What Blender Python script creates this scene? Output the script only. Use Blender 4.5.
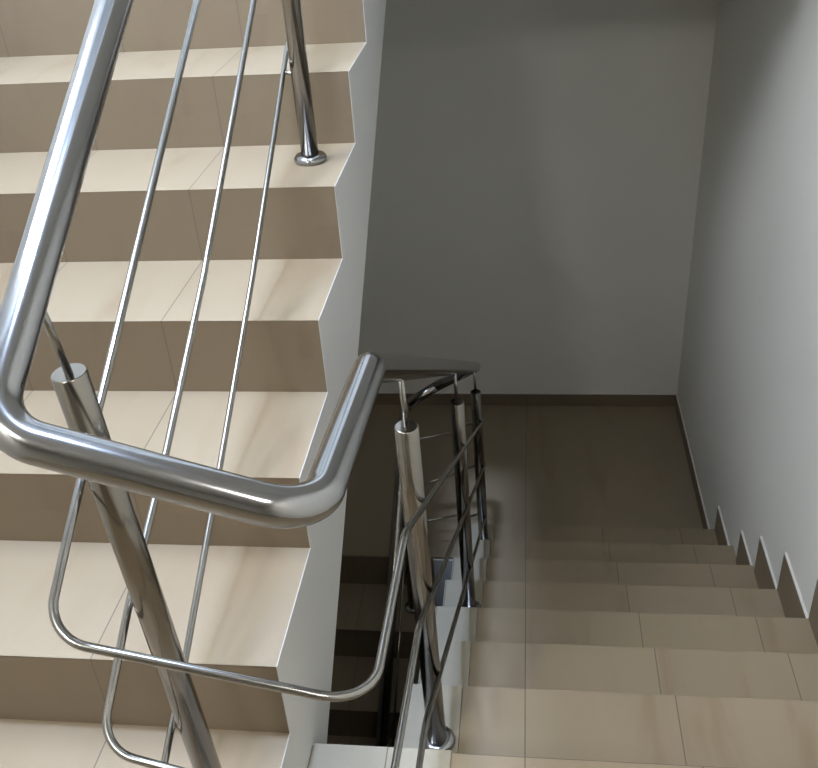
import bpy, bmesh, math
from mathutils import Vector, Matrix

for o in list(bpy.data.objects):
    bpy.data.objects.remove(o, do_unlink=True)
SC = bpy.context.scene
COL = SC.collection

# ------------------------------------------------------------------ camera
OZ = 1.5636                      # eye height above the main landing
cam_d = bpy.data.cameras.new('camera')
cam = bpy.data.objects.new('camera', cam_d)
COL.objects.link(cam)
right = Vector((0.992353, 0.105983, -0.063267))
down = Vector((0.003419, -0.535979, -0.844224))
fwd = Vector((-0.123383, 0.837552, -0.532243))
m = Matrix((right, -down, -fwd)).transposed().to_4x4()
m.translation = Vector((0, 0, OZ))
cam.matrix_world = m
cam_d.sensor_fit = 'HORIZONTAL'
cam_d.sensor_width = 36
cam_d.lens = 943.0 / 818 * 36
cam_d.clip_start = 0.02
SC.camera = cam

# ------------------------------------------------------------------ world, light, exposure
w = bpy.data.worlds.new('world')
SC.world = w
w.use_nodes = True
w.node_tree.nodes['Background'].inputs[0].default_value = (0.9, 0.95, 1.0, 1)
w.node_tree.nodes['Background'].inputs[1].default_value = 0.02
SC.view_settings.view_transform = 'Standard'
SC.view_settings.look = 'None'
SC.view_settings.gamma = 1
SC.view_settings.use_curve_mapping = False
SC.view_settings.exposure = 0.0


def area(name, loc, target, size, power, colour, shape='DISK', size_y=None):
    d = bpy.data.lights.new(name, 'AREA')
    d.shape = shape
    d.size = size
    if size_y:
        d.size_y = size_y
    d.energy = power
    d.color = colour
    o = bpy.data.objects.new(name, d)
    COL.objects.link(o)
    o.location = loc
    o.rotation_euler = (Vector(target) - Vector(loc)).to_track_quat('-Z', 'Y').to_euler()
    return o


# the lamp on the stairwell ceiling, and the lamp over the main landing
area('ceiling_lamp_light', (-0.50, 1.30, 5.19), (-0.50, 1.30, 0), 0.34, 195, (0.77, 0.97, 1.38))
area('landing_lamp_light', (-1.10, -0.60, 2.46), (-1.10, -0.60, 0), 0.30, 30, (1.0, 0.98, 0.94))
area('landing_lamp_light', (0.30, -0.30, 2.46), (0.30, -0.30, 0), 0.30, 11, (1.0, 0.98, 0.94))
# side light added to brighten the right wall, set in a made-up window
area('added_side_light', (-1.50, 1.60, 2.50), (0.8, 1.9, 0.9), 0.84, 70, (0.94, 1.0, 1.09), 'RECTANGLE', 0.84)

# ------------------------------------------------------------------ dimensions
H = 0.17
T = 0.29168
XL, XR, XW, XLL = -0.412, -0.263, 0.808, -1.485   # left flight edge, right flight edge, walls
NR = 1.1427                      # first nosing of the right flight (y)
ZM = -8 * H                      # the lower landing
N8 = NR + 7 * T                  # its edge
YB = 4.39                        # back wall
YF = -4.2                        # wall far behind the landing
EL = 0.7507                      # first riser of the left flight (y)
YUP = EL + 7 * T                 # edge of the upper mid landing
ZUP = 8 * H
ZTOP = 16 * H
ZCEIL = 5.25
ZLOW = -16 * H


# ------------------------------------------------------------------ materials
def new_mat(name):
    mt = bpy.data.materials.new(name)
    mt.use_nodes = True
    nt = mt.node_tree
    return mt, nt, nt.nodes['Principled BSDF']


def node(nt, t, **kw):
    n = nt.nodes.new(t)
    for k, v in kw.items():
        setattr(n, k, v)
    return n


def mth(nt, op, a, b=None, c=None):
    n = node(nt, 'ShaderNodeMath', operation=op)
    for i, v in enumerate((a, b, c)):
        if v is None:
            continue
        if isinstance(v, (int, float)):
            n.inputs[i].default_value = v
        else:
            nt.links.new(v, n.inputs[i])
    return n.outputs[0]


def mixc(nt, f, a, b):
    n = node(nt, 'ShaderNodeMix', data_type='RGBA')
    for idx, v in ((0, f), (6, a), (7, b)):
        if isinstance(v, (int, float)):
            n.inputs[idx].default_value = v
        elif isinstance(v, tuple):
            n.inputs[idx].default_value = v + (1,) if len(v) == 3 else v
        else:
            nt.links.new(v, n.inputs[idx])
    return n.outputs[2]


def ramp(nt, f, stops):
    n = node(nt, 'ShaderNodeValToRGB')
    e = n.color_ramp.elements
    e[0].position, e[0].color = stops[0][0], stops[0][1] + (1,)
    e[1].position, e[1].color = stops[-1][0], stops[-1][1] + (1,)
    for p, c in stops[1:-1]:
        q = e.new(p)
        q.color = c + (1,)
    nt.links.new(f, n.inputs[0])
    return n.outputs[0]


def tile_mat(name, base, vein, x0, dx, y0=None, dy=None, grout=(0.13, 0.105, 0.08), rough=0.42, veins=0.6):
    """Polished porcelain tile: soft veins running along each tile and fine grout joints."""
    mt, nt, b = new_mat(name)
    geo = node(nt, 'ShaderNodeNewGeometry')
    sep = node(nt, 'ShaderNodeSeparateXYZ')
    nt.links.new(geo.outputs['Position'], sep.inputs[0])
    X, Y, Z = sep.outputs
    u = mth(nt, 'DIVIDE', mth(nt, 'SUBTRACT', X, x0), dx)
    cell = mth(nt, 'FLOOR', u)
    rowz = mth(nt, 'FLOOR', mth(nt, 'DIVIDE', mth(nt, 'ADD', Z, 0.09), H))
    comb = node(nt, 'ShaderNodeCombineXYZ')
    nt.links.new(cell, comb.inputs[0])
    nt.links.new(rowz, comb.inputs[1])
    wn = node(nt, 'ShaderNodeTexWhiteNoise', noise_dimensions='3D')
    nt.links.new(comb.outputs[0], wn.inputs[0])
    # veins: noise stretched along the going, shifted per tile
    sc = node(nt, 'ShaderNodeVectorMath', operation='MULTIPLY_ADD')
    nt.links.new(geo.outputs['Position'], sc.inputs[0])
    sc.inputs[1].default_value = (9.0, 1.6, 1.6)
    sh = node(nt, 'ShaderNodeVectorMath', operation='SCALE')
    nt.links.new(wn.outputs['Color'], sh.inputs[0])
    sh.inputs['Scale'].default_value = 20
    nt.links.new(sh.outputs[0], sc.inputs[2])
    nz = node(nt, 'ShaderNodeTexNoise')
    nz.inputs['Scale'].default_value = 1.0
    nz.inputs['Detail'].default_value = 3
    nz.inputs['Distortion'].default_value = 0.6
    nt.links.new(sc.outputs[0], nz.inputs['Vector'])
    vf = ramp(nt, nz.outputs[0], [(0.48, (0, 0, 0)), (0.60, (0.25, 0.25, 0.25)), (0.70, (1, 1, 1))])
    col = mixc(nt, mth(nt, 'MULTIPLY', vf, veins), base, vein)
    fine = node(nt, 'ShaderNodeTexNoise')
    fine.inputs['Scale'].default_value = 60
    nt.links.new(geo.outputs['Position'], fine.inputs['Vector'])
    col = mixc(nt, mth(nt, 'MULTIPLY', fine.outputs[0], 0.10), col, (0.24, 0.19, 0.13))
    tone = mth(nt, 'MULTIPLY', wn.outputs['Value'], 0.12)
    col = mixc(nt, tone, col, vein)
    # grout
    fx = mth(nt, 'FRACT', u)
    g = mth(nt, 'LESS_THAN', mth(nt, 'MULTIPLY', mth(nt, 'MINIMUM', fx, mth(nt, 'SUBTRACT', 1.0, fx)), dx), 0.0012)
    if y0 is not None:
        fy = mth(nt, 'FRACT', mth(nt, 'DIVIDE', mth(nt, 'SUBTRACT', Y, y0), dy))
        gy = mth(nt, 'LESS_THAN', mth(nt, 'MULTIPLY', mth(nt, 'MINIMUM', fy, mth(nt, 'SUBTRACT', 1.0, fy)), dy), 0.0012)
        g = mth(nt, 'MAXIMUM', g, gy)
    col = mixc(nt, g, col, grout)
    nt.links.new(col, b.inputs['Base Color'])
    b.inputs['Roughness'].default_value = rough
    b.inputs['IOR'].default_value = 1.45
    return mt


def paint_mat(name, colour, bump=0.15, rough=0.75):
    mt, nt, b = new_mat(name)
    geo = node(nt, 'ShaderNodeNewGeometry')
    nz = node(nt, 'ShaderNodeTexNoise')
    nz.inputs['Scale'].default_value = 2.2
    nz.inputs['Detail'].default_value = 4
    nt.links.new(geo.outputs['Position'], nz.inputs['Vector'])
    c2 = tuple(v * 0.93 for v in colour)
    col = mixc(nt, nz.outputs[0], colour, c2)
    nt.links.new(col, b.inputs['Base Color'])
    b.inputs['Roughness'].default_value = rough
    n2 = node(nt, 'ShaderNodeTexNoise')
    n2.inputs['Scale'].default_value = 140
    nt.links.new(geo.outputs['Position'], n2.inputs['Vector'])
    bp = node(nt, 'ShaderNodeBump')
    bp.inputs['Strength'].default_value = bump
    bp.inputs['Distance'].default_value = 0.002
    nt.links.new(n2.outputs[0], bp.inputs['Height'])
    nt.links.new(bp.outputs[0], b.inputs['Normal'])
    return mt


def steel_mat(name, colour=(0.31, 0.31, 0.312), rough=0.16):
    mt, nt, b = new_mat(name)
    b.inputs['Base Color'].default_value = colour + (1,)
    b.inputs['Metallic'].default_value = 1
    geo = node(nt, 'ShaderNodeNewGeometry')
    nz = node(nt, 'ShaderNodeTexNoise')
    nz.inputs['Scale'].default_value = 35
    nz.inputs['Detail'].default_value = 5
    nt.links.new(geo.outputs['Position'], nz.inputs['Vector'])
    r = mth(nt, 'MULTIPLY_ADD', nz.outputs[0], 0.03, rough - 0.015)
    nt.links.new(r, b.inputs['Roughness'])
    return mt


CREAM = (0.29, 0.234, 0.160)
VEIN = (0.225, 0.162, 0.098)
RISER_SHADED = (0.19, 0.146, 0.096)  # tread tile darkened for the risers: their shade is put into the colour
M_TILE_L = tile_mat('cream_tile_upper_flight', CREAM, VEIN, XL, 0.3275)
M_RISER = tile_mat('shade_darkened_riser_tile', RISER_SHADED, (0.165, 0.12, 0.082), XL, 0.3275)
M_TILE_R = tile_mat('cream_tile_lower_flight', CREAM, VEIN, 0.0, 0.3275)
M_FLOOR = tile_mat('floor_tile', CREAM, VEIN, 0.0, 1.31)
M_FLOOR0 = tile_mat('floor_tile_main', CREAM, VEIN, 0.0, 0.3275, NR, 0.3275)
M_EDGE = tile_mat('pale_edge_tile', (0.33, 0.30, 0.232), (0.28, 0.25, 0.185), XR, 3.0, veins=0.3)
M_SKIRT = tile_mat('skirting_tile', (0.20, 0.155, 0.105), (0.17, 0.125, 0.082), 0.0, 5.0)
M_GROUT = paint_mat('pale_grout', (0.72, 0.70, 0.66))
M_WALL = paint_mat('grey_white_wall_paint', (0.83, 0.82, 0.765))
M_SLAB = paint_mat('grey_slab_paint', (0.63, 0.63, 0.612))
M_CEIL = paint_mat('white_ceiling_paint', (0.72, 0.72, 0.71))
M_GLASS, _nt, _b = new_mat('window_glass')
_b.inputs['Transmission Weight'].default_value = 1
_b.inputs['Roughness'].default_value = 0
M_STEEL = steel_mat('brushed_stainless_steel')
M_STEEL2 = steel_mat('dark_reflection_steel', (0.25, 0.232, 0.205), 0.17)  # steel darkened and browned, dark reflections put into the base colour
M_ROD = steel_mat('stainless_rod', (0.30, 0.293, 0.275), 0.2)


# ------------------------------------------------------------------ helpers
def add_box(bm, lo, hi):
    vs = [bm.verts.new((x, y, z)) for x in (lo[0], hi[0]) for y in (lo[1], hi[1]) for z in (lo[2], hi[2])]
    for f in ((0, 1, 3, 2), (4, 6, 7, 5), (0, 4, 5, 1), (2, 3, 7, 6), (0, 2, 6, 4), (1, 5, 7, 3)):
        bm.faces.new([vs[i] for i in f])


def add_prism(bm, poly, x0, x1):
    """poly of (y, z) pushed along x"""
    a = [bm.verts.new((x0, y, z)) for y, z in poly]
    c = [bm.verts.new((x1, y, z)) for y, z in poly]
    n = len(poly)
    bm.faces.new(a)
    bm.faces.new(c[::-1])
    for i in range(n):
        bm.faces.new((a[i], c[i], c[(i + 1) % n], a[(i + 1) % n]))


def fillet(pts, radii, seg=10):
    """pts polyline -> polyline with rounded corners"""
    pts = [Vector(p) for p in pts]
    out = [pts[0]]
    for i in range(1, len(pts) - 1):
        r = radii[i - 1]
        p, a, b = pts[i], pts[i - 1], pts[i + 1]
        u, v = (a - p).normalized(), (b - p).normalized()
        ang = u.angle(v)
        if r <= 0 or ang > math.pi - 0.01:
            out.append(p)
            continue
        d = min(r / math.tan(ang / 2), (a - p).length * 0.49, (b - p).length * 0.49)
        r2 = d * math.tan(ang / 2)
        c = p + (u + v).normalized() * (r2 / math.sin(ang / 2))
        s, e = p + u * d - c, p + v * d - c
        for k in range(seg + 1):
            t = k / seg
            ax = s.cross(e).normalized()
            th = s.angle(e)
            out.append(c + Matrix.Rotation(th * t, 3, ax) @ s)
    out.append(pts[-1])
    return out


def add_tube(bm, path, r, n=20, caps=True, dome=0.0):
    path = [Vector(p) for p in path]
    tan = []
    for i in range(len(path)):
        a = path[max(i - 1, 0)]
        b = path[min(i + 1, len(path) - 1)]
        tan.append((b - a).normalized())
    ref = Vector((0, 0, 1)) if abs(tan[0].z) < 0.9 else Vector((1, 0, 0))
    nx = tan[0].cross(ref).normalized()
    rings = []
    for i, p in enumerate(path):
        if i:
            q = tan[i - 1].rotation_difference(tan[i])
            nx = (q @ nx)
            nx = (nx - tan[i] * nx.dot(tan[i])).normalized()
        ny = tan[i].cross(nx)
        rings.append([bm.verts.new(p + r * (math.cos(t) * nx + math.sin(t) * ny))
                      for t in (2 * math.pi * k / n for k in range(n))])
    for a, b in zip(rings, rings[1:]):
        for k in range(n):
            f = bm.faces.new((a[k], a[(k + 1) % n], b[(k + 1) % n], b[k]))
            f.smooth = True
    if caps:
        bm.faces.new(rings[0][::-1])
        bm.faces.new(rings[-1])


def add_lathe(bm, origin, prof, n=32, axis=Vector((0, 0, 1))):
    """prof of (r, h) around axis"""
    q = Vector((0, 0, 1)).rotation_difference(Vector(axis).normalized())
    rings = []
    for r, h in prof:
        rings.append([bm.verts.new(Vector(origin) + q @ Vector((r * math.cos(t), r * math.sin(t), h)))
                      for t in (2 * math.pi * k / n for k in range(n))])
    for a, b in zip(rings, rings[1:]):
        for k in range(n):
            f = bm.faces.new((a[k], a[(k + 1) % n], b[(k + 1) % n], b[k]))
            f.smooth = True
    bm.faces.new(rings[0][::-1])
    bm.faces.new(rings[-1])


def obj(name, bm, mat, parent=None, bevel=0.0, label=None):
    bmesh.ops.recalc_face_normals(bm, faces=bm.faces)
    if parent is not None:
        root = parent
        off = Vector((0, 0, 0))
        while root is not None:
            off += root.location
            root = root.parent
        bmesh.ops.translate(bm, verts=bm.verts, vec=-off)
    me = bpy.data.meshes.new(name)
    bm.to_mesh(me)
    bm.free()
    me.materials.append(mat)
    o = bpy.data.objects.new(name, me)
    COL.objects.link(o)
    if parent is not None:
        o.parent = parent
    if bevel:
        md = o.modifiers.new('bevel', 'BEVEL')
        md.width = bevel
        md.segments = 2
        md.limit_method = 'ANGLE'
    if label:
        o['label'] = label
    return o


def box_obj(name, lo, hi, mat, parent=None, bevel=0.0, label=None):
    bm = bmesh.new()
    add_box(bm, lo, hi)
    return obj(name, bm, mat, parent, bevel, label)


def struct(o, label, cat):
    o['kind'] = 'structure'
    o['label'] = label
    o['category'] = cat
    return o


def thing(name, label, cat, loc, group=None):
    o = bpy.data.objects.new(name, None)
    COL.objects.link(o)
    o.location = loc
    o.empty_display_size = 0.1
    o['label'] = label
    o['category'] = cat
    if group:
        o['group'] = group
    return o


# ------------------------------------------------------------------ the room
TH = 0.012                       # tile thickness
struct(box_obj('wall_right', (XW, YF - 0.15, ZLOW - 0.2), (XW + 0.15, YB + 0.15, ZCEIL + 0.1), M_WALL),
       'smooth light grey painted wall running down beside the descending flight', 'wall')
struct(box_obj('wall_back', (XLL, YB, ZLOW - 0.2), (XW, YB + 0.15, ZCEIL + 0.1), M_WALL),
       'shaded grey painted wall at the far end of the lower landing', 'wall')
WY0, WY1, WZ0, WZ1 = 1.15, 2.05, 2.05, 2.95  # opening for the unseen window added with the side light
bm = bmesh.new()
add_box(bm, (XLL - 0.15, YF - 0.15, ZLOW - 0.2), (XLL, WY0, ZCEIL + 0.1))
add_box(bm, (XLL - 0.15, WY1, ZLOW - 0.2), (XLL, YB + 0.15, ZCEIL + 0.1))
add_box(bm, (XLL - 0.15, WY0, ZLOW - 0.2), (XLL, WY1, WZ0))
add_box(bm, (XLL - 0.15, WY0, WZ1), (XLL, WY1, ZCEIL + 0.1))
struct(obj('wall_left', bm, M_WALL), 'grey painted wall on the outer side of the ascending flight', 'wall')
bm = bmesh.new()
fx0, fx1 = XLL - 0.11, XLL - 0.05
add_box(bm, (fx0, WY0, WZ0), (fx1, WY1, WZ0 + 0.05))
add_box(bm, (fx0, WY0, WZ1 - 0.05), (fx1, WY1, WZ1))
add_box(bm, (fx0, WY0, WZ0 + 0.05), (fx1, WY0 + 0.05, WZ1 - 0.05))
add_box(bm, (fx0, WY1 - 0.05, WZ0 + 0.05), (fx1, WY1, WZ1 - 0.05))
win = struct(obj('added_window', bm, M_CEIL), 'made-up white framed square window added for side light, high over the ascending flight', 'window')
box_obj('pane', (XLL - 0.085, WY0 + 0.05, WZ0 + 0.05), (XLL - 0.079, WY1 - 0.05, WZ1 - 0.05), M_GLASS, win)
struct(box_obj('wall_front', (XLL, YF - 0.15, ZLOW - 0.2), (XW, YF, ZCEIL + 0.1), M_WALL),
       'grey painted wall behind the main landing', 'wall')
struct(box_obj('ceiling', (XLL - 0.15, YF - 0.15, ZCEIL), (XW + 0.15, YB + 0.15, ZCEIL + 0.15), M_CEIL),
       'white ceiling at the top of the stairwell', 'ceiling')

# main landing (L-shaped: it reaches further forward on the right)
bm = bmesh.new()
add_box(bm, (XLL, YF, -0.2), (XL, EL + 0.02, 0))
add_box(bm, (XL, YF, -0.2), (XR, NR, 0))
add_box(bm, (XR, YF, -0.2), (XW, NR, 0))
fl = struct(obj('floor', bm, M_FLOOR0), 'cream tiled main landing floor at the head of the descending flight', 'floor')
box_obj('edge_strip', (XL + 0.004, NR - 0.125, 0.0), (-0.14, NR + 0.004, 0.004), M_EDGE, fl, 0.001,
        'pale edge tile along the stairwell')

# lower landing
bm = bmesh.new()
add_box(bm, (XR, N8, ZM - 0.22), (XW, YB, ZM))
add_box(bm, (XLL, 3.15, ZM - 0.22), (XR, YB, ZM))
fl2 = struct(obj('floor_lower', bm, M_FLOOR), 'dim brown tiled lower landing floor below the back wall', 'floor')
box_obj('slab_face', (XL, 3.142, ZM - 0.30), (XR, 3.15, ZM - 0.012), M_SLAB, fl2, 0, 'grey painted slab edge in the well')

# storey below (seen dark through the well)
struct(box_obj('floor_basement', (XLL, YF, ZLOW - 0.2), (XW, YB, ZLOW), M_FLOOR),
       'dark tiled floor of the storey below', 'floor')

# structure overhead, out of the picture, that shades the stair
struct(box_obj('ceiling_mid_landing', (XLL, YUP, ZUP - 0.14), (XW, YB, ZUP), M_CEIL),
       'concrete slab of the half landing above', 'ceiling')
bm = bmesh.new()
add_box(bm, (XLL, YF, ZTOP - 0.2), (XL, EL, ZTOP))
add_box(bm, (XL, YF, ZTOP - 0.2), (XW, NR, ZTOP))
struct(obj('ceiling_landing', bm, M_CEIL), 'concrete slab over the main landing', 'ceiling')
bm = bmesh.new()
poly = [(NR, ZTOP)]
for k in range(8):
    y = NR + k * T
    poly += [(y, ZTOP - (k + 1) * H), (y + T, ZTOP - (k + 1) * H)]
poly = poly[:-1]
poly += [(N8, ZUP - 0.14), (NR, ZTOP - 0.24)]
add_prism(bm, poly, XR, XW)
struct(obj('ceiling_sloping_soffit', bm, M_CEIL), 'sloping underside of the flight overhead', 'ceiling')

# skirting in the room
bs = struct(box_obj('baseboard_back', (XLL, YB - 0.008, ZM), (XW, YB, ZM + 0.075), M_SKIRT),
            'brown tile skirting along the foot of the back wall', 'baseboard')
box_obj('top_edge', (XLL, YB - 0.0085, ZM + 0.075), (XW, YB, ZM + 0.080), M_GROUT, bs, 0, 'pale grout line on top')
bs = struct(box_obj('baseboard_right', (XW - 0.007, N8 + 0.002, ZM), (XW, YB - 0.008, ZM + 0.075), M_SKIRT),
            'brown tile skirting along the lower landing at the right wall', 'baseboard')
box_obj('top_edge', (XW - 0.0072, N8 + 0.002, ZM + 0.075), (XW, YB - 0.0085, ZM + 0.080), M_GROUT, bs, 0, 'pale grout line on top')

# ------------------------------------------------------------------ ascending flight (left)
up = thing('stair_flight', 'cream tiled flight climbing away on the left with bright treads and grey side',
           'stairs', (XL - 0.53, EL, 0))
XT = XL - 0.0013                 # tiles stop just short of the painted side
ye = EL + 7 * T


def saw(inset):
    p = [(EL + inset, 0.0)]
    for i in range(7):
        y = EL + i * T
        p += [(y + inset, (i + 1) * H - inset), (y + T + inset, (i + 1) * H - inset)]
    p[-1] = (ye, 7 * H - inset)
    return p + [(ye, ZUP - 0.1405), (3.17, ZUP - 0.1405), (1.10, -0.203), (EL + inset, -0.2)]


bm = bmesh.new()
add_prism(bm, saw(TH), XLL + 0.001, XT)
add_prism(bm, saw(0.0005), XT, XL)
obj('stringer', bm, M_SLAB, up, 0, 'grey painted concrete side and soffit')


def tread_tile(y0, y1, z, x0, x1, mat, root):
    bm = bmesh.new()
    add_prism(bm, [(y0 + 0.0005, z), (y0 + TH, z - TH), (y1, z - TH), (y1, z)], x0, x1)
    return obj('tread', bm, mat, root)


def riser_tile(y, z, x0, x1, mat, root):
    """front face at y, mitred under the tread above"""
    bm = bmesh.new()
    add_prism(bm, [(y, z - 0.0006), (y, z - H), (y + TH, z - H), (y + TH, z - TH - 0.0006)], x0, x1)
    return obj('riser', bm, mat, root)


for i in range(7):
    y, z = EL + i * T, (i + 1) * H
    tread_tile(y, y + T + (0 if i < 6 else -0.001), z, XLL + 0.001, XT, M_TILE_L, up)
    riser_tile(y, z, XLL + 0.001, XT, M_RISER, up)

# ------------------------------------------------------------------ descending flight (right)
dn = thing('stair_flight', 'dim beige tiled flight going down beside the right wall to the lower landing',
           'stairs', (0.27, N8, ZM))
poly = [(NR, -TH)]
for k in range(1, 8):
    y = NR + (k - 1) * T
    poly += [(y, -k * H - TH), (y + T - TH, -k * H - TH)]
poly += [(N8 - TH, ZM), (N8, ZM), (N8, ZM - 0.20), (N8 - 0.1, ZM - 0.20), (NR + 0.001, -0.42)]
bm = bmesh.new()
add_prism(bm, poly, XR, XW)
obj('stringer', bm, M_SLAB, dn, 0, 'grey painted concrete side and soffit')
XE = -0.140
SK = {1: 0.150, 2: 0.150, 3: 0.156, 4: 0.156, 5: 0.159, 6: 0.152, 7: 0.123}
SF = {5: 0.03, 6: 0.088}          # skirting tiles cut short of the nosing
DZ = {1: 0.013, 2: 0.009, 3: 0.004}
for k in range(1, 8):
    y0, y1, z = NR + (k - 1) * T, NR + k * T, -k * H + DZ.get(k, 0)
    box_obj('tread', (XE, y0, z - TH), (XW, y1, z), M_TILE_R, dn, 0.0012)
    box_obj('edge_tile', (XR - 0.004, y0, z - TH), (XE - 0.001, y1, z), M_EDGE, dn, 0.0012, 'pale edge tile by the well')
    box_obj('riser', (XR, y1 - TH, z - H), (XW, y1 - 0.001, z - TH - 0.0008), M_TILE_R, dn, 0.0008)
    hs = SK[k]
    ys = y1 - SF.get(k, 0)
    s = box_obj('skirting_tile', (XW - 0.007, y0 + 0.001, z), (XW, ys - 0.002, z + hs), M_SKIRT, dn, 0)
    bm = bmesh.new()
    add_box(bm, (XW - 0.0072, y0 + 0.001, z + hs), (XW, ys - 0.001, z + hs + 0.005))
    add_box(bm, (XW - 0.003, ys - 0.002, z), (XW, ys - 0.0005, z + hs))
    obj('grout_edge', bm, M_GROUT, s, 0, 'pale grout edge')
box_obj('riser', (XR, NR - 0.001, -H), (XW, NR + 0.0095, -TH), M_TILE_R, dn, 0.0008)

# ------------------------------------------------------------------ flight going on down (under the left one)
lw = thing('stair_flight', 'dark flight glimpsed through the well below the ascending flight',
           'stairs', (XL - 0.53, 3.15, ZM - 0.3))
YL = 3.15
poly = [(YL, ZM - TH)]
for j in range(1, 8):
    y = YL - (j - 1) * T
    poly += [(y, ZM - j * H - TH), (y - T + TH, ZM - j * H - TH)]
poly += [(YL - 7 * T + TH, ZLOW), (YL - 7 * T + 0.4, ZLOW), (YL, ZM - 0.45)]
bm = bmesh.new()
add_prism(bm, poly, XLL + 0.001, XL)
obj('stringer', bm, M_SLAB, lw, 0)
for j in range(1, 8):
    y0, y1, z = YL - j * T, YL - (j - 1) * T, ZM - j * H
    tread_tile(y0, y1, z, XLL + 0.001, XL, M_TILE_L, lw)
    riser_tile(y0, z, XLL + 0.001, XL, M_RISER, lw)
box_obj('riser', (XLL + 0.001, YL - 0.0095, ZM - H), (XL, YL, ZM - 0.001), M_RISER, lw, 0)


# ------------------------------------------------------------------ railings
def W(p):
    return Vector((p[0], p[1], p[2] + OZ))


RAIL_R, POST_R, ROD_R, PIN_R = 0.021, 0.0202, 0.0056, 0.0047


def post(root, base, top, pin_top, joints=(), mat=None):
    """one baluster: tube with a flat cap, a domed flange at the foot, a thin pin up to the handrail"""
    base, top, pin_top = Vector(base), Vector(top), Vector(pin_top)
    bm = bmesh.new()
    ax = (top - base)
    L = ax.length
    add_lathe(bm, base, [(POST_R, 0.004), (POST_R, L - 0.0016), (POST_R - 0.0016, L)], 36, ax)
    p = obj('post', bm, mat or M_STEEL2, root)
    bm = bmesh.new()
    add_lathe(bm, base, [(0.037, 0.0), (0.0385, 0.004), (0.038, 0.010), (0.033, 0.016), (0.026, 0.0185), (0.0192, 0.019)], 36)
    obj('flange', bm, M_STEEL, p)
    bm = bmesh.new()
    add_tube(bm, [top - ax.normalized() * 0.002, pin_top], PIN_R, 14)
    obj('pin', bm, M_ROD, p)
    for a, b in joints:
        bm = bmesh.new()
        add_tube(bm, [a, b], 0.0045, 10)
        obj('rod_bracket', bm, M_ROD, p)
    return p


def on_line(pts, y):
    """point at y on the polyline in (x, y, z)"""
    for a, b in zip(pts, pts[1:]):
        if (a[1] - y) * (b[1] - y) <= 0 and abs(a[1] - b[1]) > 0.05:
            t = (y - a[1]) / (b[1] - a[1])
            return Vector(a).lerp(Vector(b), t)
    return None


# --- railing of the two visible flights: one continuous bent handrail
rl = thing('stair_railing', 'large shiny stainless railing looping from the ascending flight round to the descending flight',
           'railing', (-0.35, 0.87, 0))
YEND = 2.72
h_path = [W((-0.498, YEND, -0.433 + 0.572 * (YEND - 0.75))), W((-0.498, 0.672, -0.480)),
          W((-0.200, 0.675, -0.580)), W((-0.200, 1.020, -0.624)), W((-0.200, 3.215, -1.962)), W((-0.36, 3.215, -2.052))]
bm = bmesh.new()
add_tube(bm, fillet(h_path, [0.055, 0.055, 0.05, 0.055], 14), RAIL_R, 32)
obj('handrail', bm, M_STEEL, rl)

# (upper end, left corner, right corner, knee, lower end at the bottom turn) for each of three rods
rods = []
XA, XB = -0.535, -0.170
for left, lc, rc, kn, (c0, c1), dz in (
        ([(0.80, -0.7117)], (0.690, -0.778), (0.685, -0.862), (1.005, -0.889), (-0.2892, -0.597), 0.0),
        ([(1.93, -0.331), (1.37, -0.6696), (1.09, -0.815), (0.87, -0.913)], (0.712, -1.003), (0.670, -1.068), (1.065, -1.139), (-0.4991, -0.601), 0.0),
        ([(2.093, -0.507), (1.63, -0.792), (1.28, -0.985), (0.99, -1.137)], (0.700, -1.270), (0.670, -1.275), (1.055, -1.361), (-0.6972, -0.6296), 0.02)):
    if len(left) == 1:
        s0 = 0.5626
    else:
        s0 = (left[0][1] - left[1][1]) / (left[0][0] - left[1][0])
    head = (YEND, left[0][1] + s0 * (YEND - left[0][0]))
    pts = [W((XA, y, z)) for y, z in [head] + left + [lc]]
    nl = len(pts)
    ze = c0 + c1 * 3.19 + dz
    pts += [W((XB, rc[0], rc[1])), W((XB, kn[0], kn[1])), W((XB, 3.185, ze)), W((-0.30, 3.20, ze - 0.06))]
    rods.append((pts, nl))
    bm = bmesh.new()
    add_tube(bm, fillet(pts, [0.5] * (nl - 2) + [0.055, 0.06, 0.12, 0.03], 12), ROD_R, 14)
    obj('rod', bm, M_ROD, rl)


def joints_at(axis_pt, y, which=(0, 1, 2), side=0, lead=0.0):
    out = []
    for i in which:
        pts, nl = rods[i]
        seg = pts[:nl] if side == 0 else pts[nl + 1:nl + 3]
        q = on_line(seg, y + lead)
        if q is None:
            continue
        out.append((Vector((axis_pt[0], y, q.z - 0.006 - 0.5 * lead)), q))
    return out


def rail_z(seg, y):
    return on_line(h_path[seg:seg + 2], y).z


# newel at the foot of the ascending flight, and the next post up
zt = H
post(rl, (-0.483, 0.873, zt), W((-0.505, 0.845, -0.523)), (-0.512, 0.834, rail_z(0, 0.834) - 0.015), joints_at((-0.494,), 0.864, lead=0.035))
post(rl, (-0.498, 2.087, 5 * H), W((-0.501, 2.087, 0.20)), (-0.500, 2.087, rail_z(0, 2.087) - 0.015), joints_at((-0.498,), 2.087))
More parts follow.
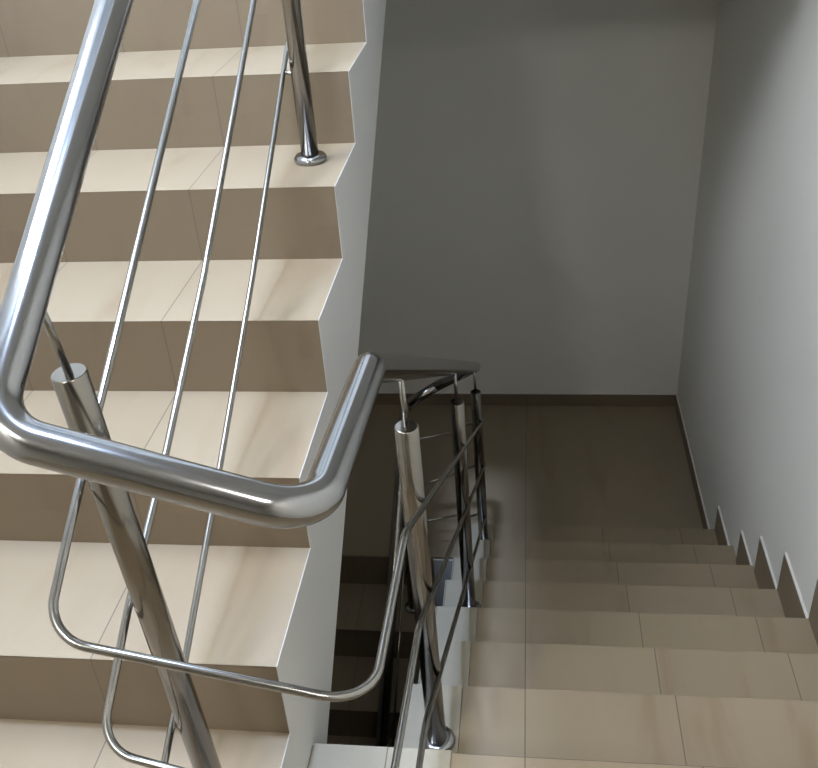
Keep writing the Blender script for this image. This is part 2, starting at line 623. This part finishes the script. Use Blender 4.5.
# three posts down the right flight
post(rl, (-0.1855, 1.283, -H + 0.013), W((-0.1960, 1.265, -0.886)), (-0.1985, 1.262, rail_z(3, 1.262) - 0.015), joints_at((-0.195,), 1.274, side=1))
post(rl, (-0.178, 2.175, -4 * H), W((-0.1905, 2.175, -1.440)), (-0.193, 2.175, rail_z(3, 2.175) - 0.015), joints_at((-0.190,), 2.175, side=1))
post(rl, (-0.178, 3.050, -7 * H), W((-0.1935, 3.050, -1.972)), (-0.197, 3.050, rail_z(3, 3.05) - 0.015), joints_at((-0.190,), 3.05, side=1))

# --- railing of the flight below
r2 = thing('stair_railing', 'dark railing turning down into the well beside the flight below',
           'railing', (-0.5, 3.0, ZM - H))
s2 = 0.583
yb = 1.2
hp = [W((-0.362, 3.215, -2.0535)), W((-0.498, 3.212, -2.150)), W((-0.498, yb, -2.150 - s2 * (3.212 - yb)))]
bm = bmesh.new()
add_tube(bm, fillet(hp, [0.05], 12), RAIL_R, 24)
obj('handrail', bm, M_STEEL2, r2)
for za, zb in ((-2.27, -2.33), (-2.49, -2.585), (-2.72, -2.78)):
    pts = [W((-0.302, 3.20, za)), W((-0.530, 3.20, zb)), W((-0.530, yb, zb - s2 * (3.2 - yb)))]
    bm = bmesh.new()
    add_tube(bm, fillet(pts, [0.04], 10), 0.0046, 12)
    obj('rod', bm, M_STEEL2, r2)
for j, yy in ((1, 3.0), (4, 2.125), (7, 1.25)):
    z0 = ZM - j * H
    zr = -2.150 + OZ - s2 * (3.212 - yy)
    post(r2, (-0.498, yy, z0), (-0.498, yy, zr - 0.115), (-0.498, yy, zr - 0.015))

# ------------------------------------------------------------------ lamps
def lamp(loc, label):
    o = thing('ceiling_lamp', label, 'lamp', loc)
    bm = bmesh.new()
    add_lathe(bm, Vector(loc) + Vector((0, 0, -0.035)), [(0.17, 0.0), (0.185, 0.01), (0.185, 0.0349)], 40)
    obj('lamp_body', bm, M_CEIL, o)
    return o


lamp((-0.50, 1.30, ZCEIL), 'round white lamp on the stairwell ceiling')
lamp((-1.10, -0.60, ZTOP - 0.2), 'round white lamp under the slab over the main landing, on the left')
lamp((0.30, -0.30, ZTOP - 0.2), 'round white lamp under the slab over the main landing, on the right')
